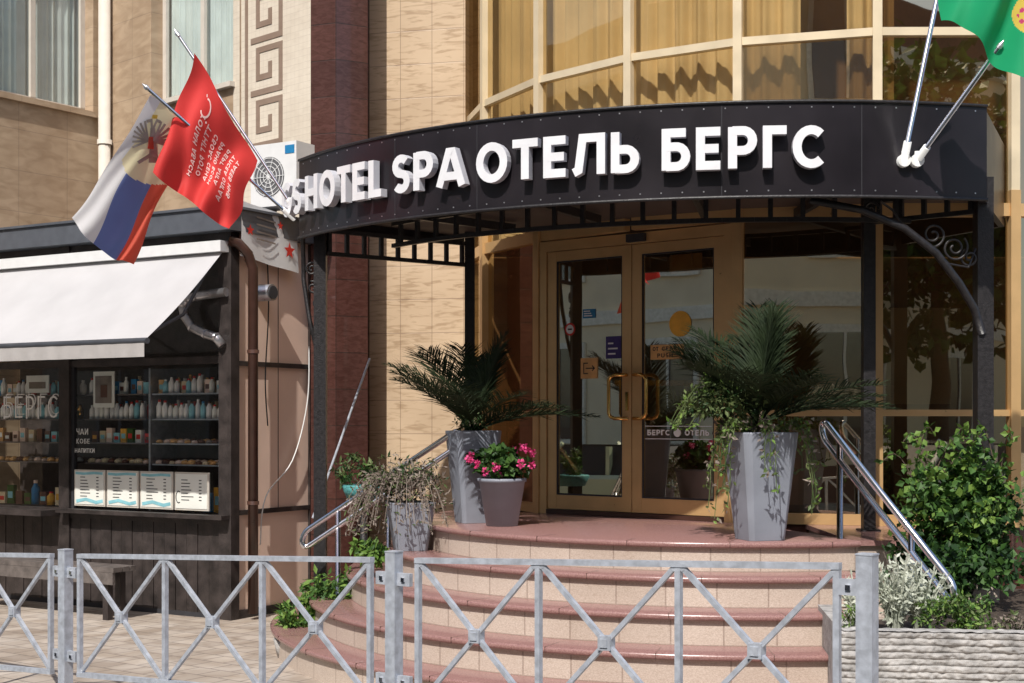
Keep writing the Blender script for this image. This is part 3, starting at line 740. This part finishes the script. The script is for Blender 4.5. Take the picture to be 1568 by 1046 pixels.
# ------------------------------------------------------------------ flags
def bil(c00,c10,c01,c11,fold=None):
    c00,c10,c01,c11=map(V,(c00,c10,c01,c11))
    def P(u,v):
        p=(c00*(1-u)+c10*u)*(1-v)+(c01*(1-u)+c11*u)*v
        return p+(fold(u,v) if fold else V((0,0,0)))
    return P
fb1=V((-1.64,10.62,3.16)); tip1=V((-2.41,9.4,3.84)); tip2=V((-2.30,9.8,4.30))
def flagpole(r,base,tip,rad=.011):
    bb=MB(); d=(tip-base).normalized()
    bb.tube([base,tip],rad,'chrome',10); bb.tube([tip,tip+d*.02],.016,'alu',10); bb.tube([tip+d*.02,tip+d*.05],.010,'alu',8,rs=[.013,.002])
    bb.tube([base-d*.02,base+d*.12],rad*1.7,'acw',10)
    bb.obj('pole',r)
fl=root('tricolour_flag'); flagpole(fl,fb1,tip1)
def fold1(u,v):
    return V((0.015*math.sin(u*9+v*3)+.02*math.sin(v*9)*v,.045*math.sin(u*9.5+v*2.6)*(.3+v)+.018*math.sin(u*21+v*5)*v,.03*math.sin(u*7+1)*v-.03*v*math.sin(u*math.pi)))
P1=bil((-2.395,9.42,3.80),(-2.18,9.85,3.65),(-2.985,9.6,2.99),(-2.63,9.9,2.70),fold1)
def m1(u,v):
    if v<.44+.04*math.sin(u*4) and u>.16: return 'fcream'
    return 'fwhite' if u<.36 else ('fblue' if u<.66 else 'fred2')
bb=MB(); bb.grid(P1,90,110,'fwhite',True,None,m1)
def eg(x,y,d): return P1(.43+.36*x-.20*y,.24-.10*x-.13*y)+V((0,-d,0))
for k in range(7):
    a=math.radians(-25+k*16)
    for s_ in (-1,1): bb.stroke([(s_*.12,.1),(s_*(.2+.7*math.cos(a)),.1+.8*math.sin(a))],.085,eg,.004,.006+k*.0007,'feagle')
bb.stroke([(0,.6),(0,-.7)],.26,eg,.004,.012,'feagle'); bb.stroke([(0,.25),(0,-.2)],.2,eg,.004,.014,'fred2')
for s_ in (-1,1): bb.stroke([(0,.5),(s_*.15,.9),(s_*.36,.85)],.11,eg,.004,.013,'feagle'); bb.stroke([(0,-.4),(s_*.45,-.75)],.10,eg,.004,.013,'feagle')
bb.stroke([(-.12,1.05),(.12,1.05)],.14,eg,.004,.0136,'fgold')
bb.obj('cloth',fl)
fl=root('victory_banner'); flagpole(fl,fb1+V((.02,.03,.05)),tip2)
def fold2(u,v): return V((.012*math.sin(v*11),.05*math.sin(u*10+v*5)+.03*math.sin(u*22-v*4)*v,.015*math.sin(u*8+v*4)-.03*v*math.sin(u*math.pi)))
P2=bil((-2.20,9.85,4.19),(-1.82,10.2,3.49),(-2.38,9.5,3.31),(-1.93,9.75,2.97),fold2)
bb=MB(); bb.grid(P2,60,60,'fred')
f2=lambda x,y,d: P2(x,y)+V((0,-d,0))
random.seed(3)
for k in range(7):
    u=.34+k*.085; v=.28
    for seg in range(random.choice([2,3])):
        n=random.choice([3,4,5]); s=''.join(random.choice('СБОТЕЛРНГА') for _ in range(n))
        L=.05*n
        g=lambda x,y,d,u=u: f2(u+y,x,d)
        text(bb,s,g,v,v+L,-.0,-.045,.009,.004,.006,'pale'); v+=L+.04
        if v>.75: break
bb.stroke([(q[1],q[0]) for q in arc(.22,.30,.07,.05,-40,210,12)],.014,f2,.004,.006,'pale'); bb.stroke([(.25,.14),(.36,.30)],.014,f2,.004,.0068,'pale')
bb.obj('cloth',fl)
fl=root('regional_flag')
rb=cp(.13,CR+.03,3.22); t3=V((2.446,8.0,4.285)); t4=V((2.706,7.9,3.718))
flagpole(fl,rb+V((-.03,0,0)),t3,rad=.014); flagpole(fl,rb+V((.05,0,0)),t4,rad=.014)
bb=MB()
for dx in (-.03,.05):
    p=rb+V((dx,.0,0)); bb.tube([p+V((0,.03,-.0)),p+V((0,-.02,0))],.04,'acw',14); bb.tube([p+V((0,0,-.03)),p+V((0,-.03,.05))],.022,'acw',10)
bb.obj('bracket',fl)
def fold3(u,v): return V((0,.06*math.sin(u*9+v*3)+.03*math.sin(u*21+v*4),.03*math.sin(u*8)*(v)))
P3=bil((2.420,7.95,4.213),(3.026,7.7,4.239),(2.41,8.0,3.89),(2.956,7.7,3.40),fold3)
def m3(u,v):
    du=(u-.78)/.17; dv=(v-.50)/.17; q=du*du+dv*dv
    if q<1: return 'fgold' if (q>.6 or math.sin(u*90)*math.sin(v*70)>-.2) else 'fpink'
    if v<-.05+.60*u: return 'fpink'
    return 'fgreen'
bb=MB(); bb.grid(P3,110,100,'fgreen',True,None,m3); bb.obj('cloth',fl)
# ------------------------------------------------------------------ pedestrian fence
def fpt(X,z): return V((X,8.10-.7364*(X+2.468),z))
def ftop(X): return .885+.0595*(X+2.468)
FU=V((1,-.7364,0)).normalized(); FN=V((FU.y,-FU.x,0))
def fence_panel(x0,x1):
    bb=MB(); H=.70
    su=V((1,-.7364,.0595))
    F=(fpt(x0,ftop(x0)),su.normalized(),FN,ZZ); L=(x1-x0)*su.length
    t=.016
    bb.fbox(F,0,L,-t,t,-.025,.0,'galv'); bb.fbox(F,0,L,-t,t,-H,-H+.027,'galv')
    for a in (0,L/3-.013,2*L/3-.013,L-.026): bb.fbox(F,a,a+.025,-t+.003,t-.003,-H+.027,-.025,'galv')
    def G(x,y,d): O,u,n,z=F; return O+u*x+n*d+z*y
    for i in range(3):
        a=i*L/3+.02; c_=(i+1)*L/3-.02
        if i==0: a+=.01
        top=-.028; bo=-H+.03
        mx,my=(a+c_)/2,(top+bo)/2
        bb.tube([G(a,top,0),G(c_,bo,0)],.015,'galv',4); bb.tube([G(a,bo,.001),G(c_,top,.001)],.0142,'galv',4)
        bb.fbox(F,mx-.030,mx+.030,-.022,.022,my-.030,my+.030,'galv')
        bb.fbox(F,mx-.018,mx+.018,.022,.027,my-.018,my+.018,'galv')
        for (xx,yy) in ((a,top),(c_,bo),(a,bo),(c_,top)): # weld beads
            bb.tube([G(xx,yy,-.012),G(xx,yy,.012)],.015,'galv',6)
    return bb.obj('pedestrian_fence')
fence_panel(-4.44,-2.665); fence_panel(-2.468,-.665); fence_panel(-.445,1.24)
def fence_post(X,w=.03,extra=.02):
    bb=MB(); F=(fpt(X,0),FU,FN,ZZ); zt=ftop(X)+extra
    bb.fbox(F,-w,w,-w,w,-.1,zt,'galv'); bb.fbox(F,-w-.002,w+.002,-w-.002,w+.002,zt,zt+.006,'galv')
    for dz in (.12,.60):
        for s_ in (-1,1):
            if X>1 and s_>0: continue
            a,b_=(w,w+.075) if s_>0 else (-w-.075,-w)
            bb.fbox(F,a,b_,-.012,.012,zt-dz-.035,zt-dz+.025,'galv')
            bb.fbox(F,(a+b_)/2-.01,(a+b_)/2+.01,-.02,-.012,zt-dz-.015,zt-dz+.005,'chrome')
            bb.fbox(F,(a+b_)/2-.01,(a+b_)/2+.01,.012,.02,zt-dz-.015,zt-dz+.005,'chrome')
    bb.obj('fence_post')
fence_post(-2.565); fence_post(-.555,.030,.025); fence_post(1.325,.032,.03)
# ------------------------------------------------------------------ raised stone planter & bed
pl=root('stone_flower_bed')
Pc=V((1.68,7.22,0)); PU=V((.955,-.10,0)).normalized(); PNn=V((PU.y,-PU.x,0)); TZ=.575
PF=(Pc,PU,PNn,ZZ)
bb=MB()
from mathutils import noise
def rough(u,v):
    x=-.01+2.6*u; z=TZ*v; row=v*17; k=int(row); fr=row-k
    d=.010*math.sin(math.pi*min(1,fr))**.5+.014*noise.noise(V((x*9,k*3.7,0)))+.008*noise.noise(V((x*40,z*50,2)))
    return Pc+PU*x+PNn*d+ZZ*(z+.004*noise.noise(V((x*7,k*1.3,5))))
bb.grid(rough,420,102,'stonep',smooth=False)
bb.fbox(PF,0,2.6,-.1,-.02,0,TZ+.002,'stonep'); bb.fbox(PF,-.012,.08,-1.05,-.1,0,TZ,'stonep')
bb.grid(lambda u,v: Pc+PU*(2.6*u)+PNn*(-.1+.11*v)+ZZ*(TZ+.004+.008*noise.noise(V((u*60,v*5,9)))),200,6,'stonep',smooth=False)
bb.fbox(PF,.08,2.6,-2.4,-.1,.0,TZ-.05,'soil')
bb.obj('stone_edging',pl)
# ------------------------------------------------------------------ plants
def rv():
    while True:
        v=V((U_(-1,1),U_(-1,1),U_(-1,1)))
        if .05<v.length<1: return v.normalized()
def leafq(bb,p,d,n,L,W,m):
    d=d.normalized(); s=d.cross(n)
    if s.length<1e-3: s=d.cross(V((1,0,0)))
    s.normalize(); n2=s.cross(d)
    a=p; b=p+d*L*.45+s*W*.5+n2*W*.12; c_=p+d*L; e=p+d*L*.45-s*W*.5+n2*W*.12
    bb.face([a,b,c_,e],m)
def bush(bb,c,rad,n,L,W,mats,clumps=14,droop=.2,seed=1):
    random.seed(seed); c=V(c); cl=[]
    for i in range(clumps):
        v=rv()*U_(.35,.95); cl.append((V((v.x*rad[0],v.y*rad[1],v.z*rad[2])),U_(.25,.5)))
    for i in range(n):
        q,r_=random.choice(cl); v=rv()*(U_(.3,1)**.6)*r_
        p=c+q+V((v.x*rad[0],v.y*rad[1],v.z*rad[2]))
        if p.z<c.z-rad[2]: continue
        d=(rv()+v*.8+V((0,0,-droop)))
        k=U_(.6,1.3)
        leafq(bb,p,d,(rv()+V((0,-.3,.9))).normalized(),L*k,W*k,random.choice(mats))
def stems(bb,c,rad,n,m='bark',r=.004):
    c=V(c)
    for i in range(n):
        v=rv(); e=c+V((v.x*rad[0],v.y*rad[1],abs(v.z)*rad[2])); b0=c+V((v.x*.1*rad[0],v.y*.1*rad[1],-rad[2]*.9))
        bb.tube([b0,(b0+e)/2+V((0,0,.1*rad[2])),e],r,m,4,cap=False)
def palm(bb,base,n,L,seed,lo=20,hi=82,droop=.34):
    random.seed(seed); base=V(base)
    for i in range(n):
        az=i*2.39996+U_(-.2,.2); el=math.radians(lo+(hi-lo)*((i*.618)%1)); l=L*U_(.8,1.1)
        h=V((math.cos(az),math.sin(az),0)); pts=[]
        for k in range(15):
            t=k/14; x=l*t*math.cos(el)*(1+.2*t); z=l*t*math.sin(el)-l*droop*t*t*(.5+math.cos(el))
            pts.append(base+h*x+ZZ*z)
        bb.tube(pts,.006,'palm',4,rs=[.008*(1-.8*k/14) for k in range(15)],cap=False)
        NL=44
        for q in range(NL):
            t=.16+.84*q/NL; j=min(13,int(t*14)); f=t*14-j; p=pts[j].lerp(pts[min(14,j+1)],f); tg=(pts[min(14,j+1)]-pts[j]).normalized()
            side=tg.cross(ZZ).normalized(); ll=.24*l/.75*(math.sin(math.pi*(.12+.83*t))**.7)*U_(.8,1.15)
            for s_ in (-1,1):
                d=(side*s_*.7+tg*.85+ZZ*U_(-.05,.4)+rv()*.12).normalized()
                m_=p+d*ll*.55; e=m_+(d-ZZ*.25).normalized()*ll*.45; wv=tg*.0062
                bb.face([p-wv,p+wv,m_+wv*1.1,m_-wv*1.1],'palm'); bb.face([m_-wv*1.1,m_+wv*1.1,e],'palm')
def sqpot(bb,x,y,z,wt,wb,h,m='planterc',rot=.5):
    def ring(w_,zz): 
        o=[]
        for i in range(4):
            a=rot+math.pi/4+i*math.pi/2
            for da in (-.12,-.04,.04,.12): o.append(V((x+w_*.707*(1-abs(da)*.1)*math.cos(a+da),y+w_*.707*(1-abs(da)*.1)*math.sin(a+da),zz)))
        return o
    rs=[ring(wb,z),ring(wb+(wt-wb)*.98,z+h*.985),ring(wt*.985,z+h),ring(wt*.90,z+h),ring(wt*.88,z+h-.05)]
    for a,b_ in zip(rs[:-1],rs[1:]):
        for i in range(16):
            j=(i+1)%16; bb.face([a[i],a[j],b_[j],b_[i]],m)
    bb.face(rs[-1],'soil'); bb.face(rs[0],m)
def rpot(bb,x,y,z,rt,rb,h,m='planterc'):
    bb.lathe(x,y,[(0,z),(rb,z),(rb+(rt-rb)*.9,z+h*.92),(rt*1.04,z+h*.93),(rt*1.04,z+h),(rt*.92,z+h),(rt*.9,z+h-.04)],0,2*math.pi,36,m)
    bb.lathe(x,y,[(rt*.92,z+h-.04),(0,z+h-.035)],0,2*math.pi,24,'soil')
LZ=.912
r=root('potted_palm'); bb=MB(); sqpot(bb,-.28,10.26,LZ,.31,.2,.66,rot=.35); bb.obj('planter',r)
bb=MB(); palm(bb,(-.28,10.26,1.56),20,.86,11,26,80,.22); bb.tube([(-.28,10.26,1.5),(-.28,10.26,1.66)],.03,'bark',8); bush(bb,(-.28,10.24,1.62),(.14,.14,.12),200,.05,.02,['trail','ivyd'],6,seed=4); bb.obj('foliage',r)
r=root('potted_palm'); bb=MB(); sqpot(bb,1.53,8.78,LZ,.34,.22,.66,rot=.3); bb.obj('planter',r)
bb=MB(); palm(bb,(1.53,8.84,1.62),26,.86,29,24,86,.20); bb.tube([(1.55,8.8,1.5),(1.55,8.8,1.70)],.03,'bark',8)
bush(bb,(1.34,8.72,1.74),(.32,.25,.13),1100,.042,.02,['trail','trail','ivyd'],16,seed=8)
random.seed(5)
for i in range(30):
    a=U_(0,6.28); l=U_(.25,.62); h=V((math.cos(a),math.sin(a)*.7-.3,0)); p0=V((1.53,8.78,1.60)); pts=[]
    for k in range(9):
        t=k/8; p=p0+h*(.14+.2*t**.6)+ZZ*(.1*math.sin(t*2.5)-l*t*t); pts.append(p+rv()*.012)
    bb.tube(pts,.003,'trail',4,cap=False)
    for p in pts:
        for q in range(4): leafq(bb,p+rv()*.02,rv()+V((0,0,-.3)),rv(),U_(.03,.05),.02,random.choice(['trail','trail','lime','dry']))
for i in range(10):
    p0=V((1.45,8.75,1.62)); az=U_(2.4,3.9); h=V((math.cos(az),math.sin(az)*.6,0)); l=U_(.35,.55); up_=U_(.22,.34)
    pts=[p0+h*l*t+ZZ*(up_*math.sin(t*2.7)-.12*t*t)+rv()*.008 for t in [k/9 for k in range(10)]]
    bb.tube(pts,.003,'trail',4,cap=False)
    for p in pts[2:]:
        for q in range(5): leafq(bb,p+rv()*.02,rv(),rv(),U_(.03,.055),.018,random.choice(['trail','trail','lime']))
bb.obj('foliage',r)
r=root('potted_geranium'); bb=MB(); rpot(bb,-.07,9.94,LZ,.165,.11,.33); bb.obj('planter',r)
bb=MB(); bush(bb,(-.07,9.92,1.34),(.23,.18,.14),800,.05,.045,['ivy','ivyd','ivy'],14,seed=14)
random.seed(9)
for i in range(15):
    v=rv(); c_=V((-.07+v.x*.23,9.9+v.y*.16-.02,1.38+v.z*.11))
    for q in range(24): leafq(bb,c_+rv()*.018,rv(),rv(),.024,.022,'pink')
bb.obj('foliage',r)
r=root('potted_dry_shrub'); bb=MB(); sqpot(bb,-.72,10.08,.73,.3,.2,.34,rot=.2); bb.obj('planter',r)
bb=MB(); bush(bb,(-.76,10.0,1.22),(.33,.2,.20),1700,.045,.014,['dry','dry','trail','ivyd'],24,seed=21)
random.seed(6)
for i in range(48):
    a=U_(1.8,5.6); l=U_(.15,.42); h=V((math.cos(a),math.sin(a)*.8,0)); p0=V((-.74,10.05,1.17)); pts=[p0+h*(.1+.32*t)+ZZ*(.14*math.sin(t*2.6)-l*t*t) for t in [k/8 for k in range(9)]]
    bb.tube(pts,.003,'dry',4,cap=False)
    for p in pts:
        for q in range(5): leafq(bb,p+rv()*.02,rv(),rv(),U_(.025,.045),.013,random.choice(['dry','dry','dry','trail']))
bb.obj('foliage',r)
r=root('herb_basket'); bb=MB(); bx,by=-1.12,10.75
bb.lathe(bx,by,[(0,1.06),(.13,1.06),(.17,1.15),(.16,1.16),(.0,1.14)],0,6.283,24,'turq')
bb.tube([(bx,by,0),(bx,by,1.06)],.03,'iron',8)
bush(bb,(bx-.02,by,1.27),(.17,.12,.15),420,.05,.018,['ivy','trail','ivyd'],8,seed=31); bb.obj('plant',r)
r=root('grass_tuft'); 
bb=MB()
def tuft(bb,c,n,h,sp,mats,seed):
    random.seed(seed); c=V(c)
    for i in range(n):
        a=U_(0,6.28); l=h*U_(.6,1.1); o=V((math.cos(a),math.sin(a),0)); p=c+o*U_(0,sp*.4); s=o.cross(ZZ)*.006
        m_=p+o*sp*.4*U_(.3,1)+ZZ*l*.7; e=m_+o*sp*.7*U_(.3,1)+ZZ*l*.15
        mm=random.choice(mats); bb.face([p-s,p+s,m_+s*.8,m_-s*.8],mm); bb.face([m_-s*.8,m_+s*.8,e],mm)
tuft(bb,(-1.52,10.2,.02),160,.35,.22,['lime','ivy'],1); tuft(bb,(-1.25,10.45,.1),120,.4,.2,['lime','ivy'],2)
bb.obj('blades',r)
r=root('green_shrub'); bb=MB()
bush(bb,(-1.28,10.3,.40),(.25,.2,.22),1100,.065,.026,['lime','ivy','ivy'],16,seed=41); bush(bb,(-1.5,10.1,.22),(.18,.15,.16),600,.06,.028,['lime','ivy'],10,seed=42)
bush(bb,(-.98,10.0,.68),(.13,.1,.12),350,.06,.03,['lime','ivy','lime'],8,seed=43)
bb.obj('leaves',r)
bb=MB(); bb.lathe(-1.50,9.9,[(0,0),(.13,0),(.16,.13),(.14,.13),(0,.10)],0,6.283,24,'stonep'); bb.obj('low_pot')
r=root('ivy_bush'); bb=MB()
bush(bb,(2.72,8.72,1.05),(.38,.25,.42),3000,.055,.042,['ivy','ivy','ivyd','lime'],44,seed=51)
bush(bb,(2.60,8.45,.74),(.42,.22,.24),2000,.05,.04,['ivy','ivyd','ivyd'],26,seed=52)
bush(bb,(2.98,8.8,1.0),(.12,.2,.30),600,.05,.04,['ivy','ivyd'],12,seed=54)
stems(bb,(2.72,8.75,.8),(.3,.2,.5),24)
random.seed(55)
for i in range(16):
    p0=V((2.72+U_(-.3,.3),8.7,1.1+U_(0,.3))); a=U_(0,6.28); h=V((math.cos(a),math.sin(a)*.5,0)); pts=[p0+h*.22*t+ZZ*(.22*math.sin(t*2.2)) for t in [k/6 for k in range(7)]]
    bb.tube(pts,.003,'bark',4,cap=False)
    for p in pts:
        for q in range(3): leafq(bb,p+rv()*.015,rv(),rv(),.05,.04,random.choice(['ivy','lime']))
bb.obj('leaves',r)
r=root('silver_leaf_shrub'); bb=MB()
random.seed(61)
for (cx,cy,n,h,sp) in ((2.02,7.5,36,.40,.17),(2.18,7.6,30,.36,.18),(1.86,7.6,24,.28,.12)):
    for i in range(n):
        a=U_(0,6.28); o=V((math.cos(a),math.sin(a),0)); c_=V((cx,cy,.52)); e=c_+o*sp*U_(.3,1)+ZZ*h*U_(.5,1.05)
        bb.tube([c_+o*.03,c_.lerp(e,.5)+ZZ*.03,e],.004,'sage',4,cap=False)
        for k in range(22):
            t=.25+.75*k/22; p=c_.lerp(e,t); leafq(bb,p,rv()+V((0,0,.6)),rv(),.045,.016,'sage')
bb.obj('leaves',r)
r=root('flower_bed_shrub'); bb=MB()
bush(bb,(2.38,7.42,.62),(.26,.16,.12),1300,.032,.015,['trail','lime','ivy'],18,seed=71); bush(bb,(1.80,7.42,.60),(.11,.12,.10),500,.032,.014,['trail','lime','sage'],10,seed=72)
bush(bb,(2.7,7.4,.58),(.22,.15,.09),500,.03,.016,['trail','dry','dry'],10,seed=73)
bb.obj('leaves',r)
# ------------------------------------------------------------------ parked cars (reflected in the glazing)
def car(cx,cy,m,flip=1):
    r=root('parked_car'); bb=MB(); F=(V((cx,cy,-.125)),S*flip,N0,ZZ)
    def P(a,b,c): O,u,n,z=F; return O+u*a+n*b+z*c
    prof=[(-2.1,.45),(-2.12,.75),(-2.0,.98),(-1.2,1.02),(-.7,1.05),(0,1.05),(.8,1.03),(1.4,.96),(2.0,.80),(2.12,.55),(2.08,.32),(1.0,.22),(-1.0,.22),(-2.0,.30)]
    secs=[(-.86,.93),(-.80,1.0),(.80,1.0),(.86,.93)]
    for (b0,k0),(b1,k1) in zip(secs[:-1],secs[1:]):
        for i in range(len(prof)):
            j=(i+1)%len(prof); bb.face([P(prof[i][0]*k0,b0,.3+(prof[i][1]-.3)*k0),P(prof[j][0]*k0,b0,.3+(prof[j][1]-.3)*k0),P(prof[j][0]*k1,b1,.3+(prof[j][1]-.3)*k1),P(prof[i][0]*k1,b1,.3+(prof[i][1]-.3)*k1)],m)
    for b0 in (-.86,.86): bb.face([P(q[0]*.93,b0,.3+(q[1]-.3)*.93) for q in prof],m)
    g0=[(-1.75,1.0),(1.15,1.0)]; top=[(-1.15,1.44),(.35,1.46)]
    for s_ in (-1,1): bb.face([P(g0[0][0],s_*.76,1.0),P(g0[1][0],s_*.76,1.0),P(top[1][0],s_*.62,1.44),P(top[0][0],s_*.62,1.44)],'ink'); bb.fbox(F,-.3,-.24,min(s_*.70,s_*.765),max(s_*.70,s_*.765),.98,1.43,m)
    for g,t_ in ((g0[0],top[0]),(g0[1],top[1])): bb.face([P(g[0],-.76,1.0),P(g[0],.76,1.0),P(t_[0],.62,1.44),P(t_[0],-.62,1.44)],'ink')
    bb.face([P(-1.17,-.63,1.445),P(.37,-.63,1.465),P(.37,.63,1.465),P(-1.17,.63,1.445)],m)
    for g,t_ in ((g0[0],top[0]),(g0[1],top[1])):
        for s_ in (-1,1): bb.tube([P(g[0],s_*.765,1.0),P(t_[0],s_*.63,1.455)],.035,m,6)
    for a in (-1.3,1.3):
        for s_ in (-1,1):
            bb.tube([P(a,s_*.70,.32),P(a,s_*.88,.32)],.32,'tyre',20); bb.tube([P(a,s_*.87,.32),P(a,s_*.89,.32)],.2,'alu',16)
    bb.fbox(F,2.0,2.1,-.7,-.45,.58,.72,'neon'); bb.fbox(F,2.0,2.1,.45,.7,.58,.72,'neon')
    bb.obj('body',r)
car(6.3,-.6,'carw'); car(-7.2,8.0,'carg')
# ------------------------------------------------------------------ opposite side of street (seen in the glass)
ob=root('opposite_building'); bb=MB()
OF=(V((0,0,0)),S,N0,ZZ)
bb.fbox(OF,-45,30,8.3,14,0,11,'opp'); bb.fbox(OF,-45.2,30.2,8.0,14.2,11,11.4,'oppt'); bb.fbox(OF,-45,30,8.22,8.3,3.9,4.2,'oppt'); bb.fbox(OF,-45,30,8.22,8.3,0,.8,'oppr')
bb.fbox(OF,-45,30,8.15,14,11.4,12.6,'oppr')
x=-44
while x<29:
    for z0 in (1.2,5,8):
        bb.fbox(OF,x-.1,x+1.4,8.2,8.28,z0-.1,z0+2.3,'oppt'); bb.fbox(OF,x,x+1.3,8.19,8.1995,z0,z0+2.15,'innerd'); bb.pane(OF,x,x+1.3,8.18,z0,z0+2.15,'wglass')
        bb.fbox(OF,x+.62,x+.68,8.14,8.17,z0,z0+2.15,'oppt')
    x+=3.2
bb.obj('facade',ob)
def tree(x,y,h,seed,cr):
    r=root('street_tree'); bb=MB(); random.seed(seed)
    bb.tube([(x,y,0),(x+.1,y,h*.25),(x-.05,y+.1,h*.45),(x,y,h*.7)],.2,'bark',10,rs=[.24,.18,.15,.08])
    for i in range(9):
        a=U_(0,6.28); z0=h*U_(.35,.6); e=V((x+math.cos(a)*cr*.8,y+math.sin(a)*cr*.8,z0+h*U_(.15,.35)))
        bb.tube([(x,y,z0),V((x,y,z0)).lerp(e,.5)+ZZ*.2,e],.06,'bark',6,rs=[.08,.05,.02])
    bb.obj('trunk',r); bb=MB()
    bush(bb,(x,y,h*.65),(cr,cr,h*.36),7000,.32,.2,['treeleaf','ivyd','ivy'],50,seed=seed); bb.obj('crown',r)
tree(8.5,-9.5,10,81,3.0); tree(4.5,-7.5,8,82,2.2); tree(14,-13,11,83,3.4); tree(11,-4.5,8,84,2.4)
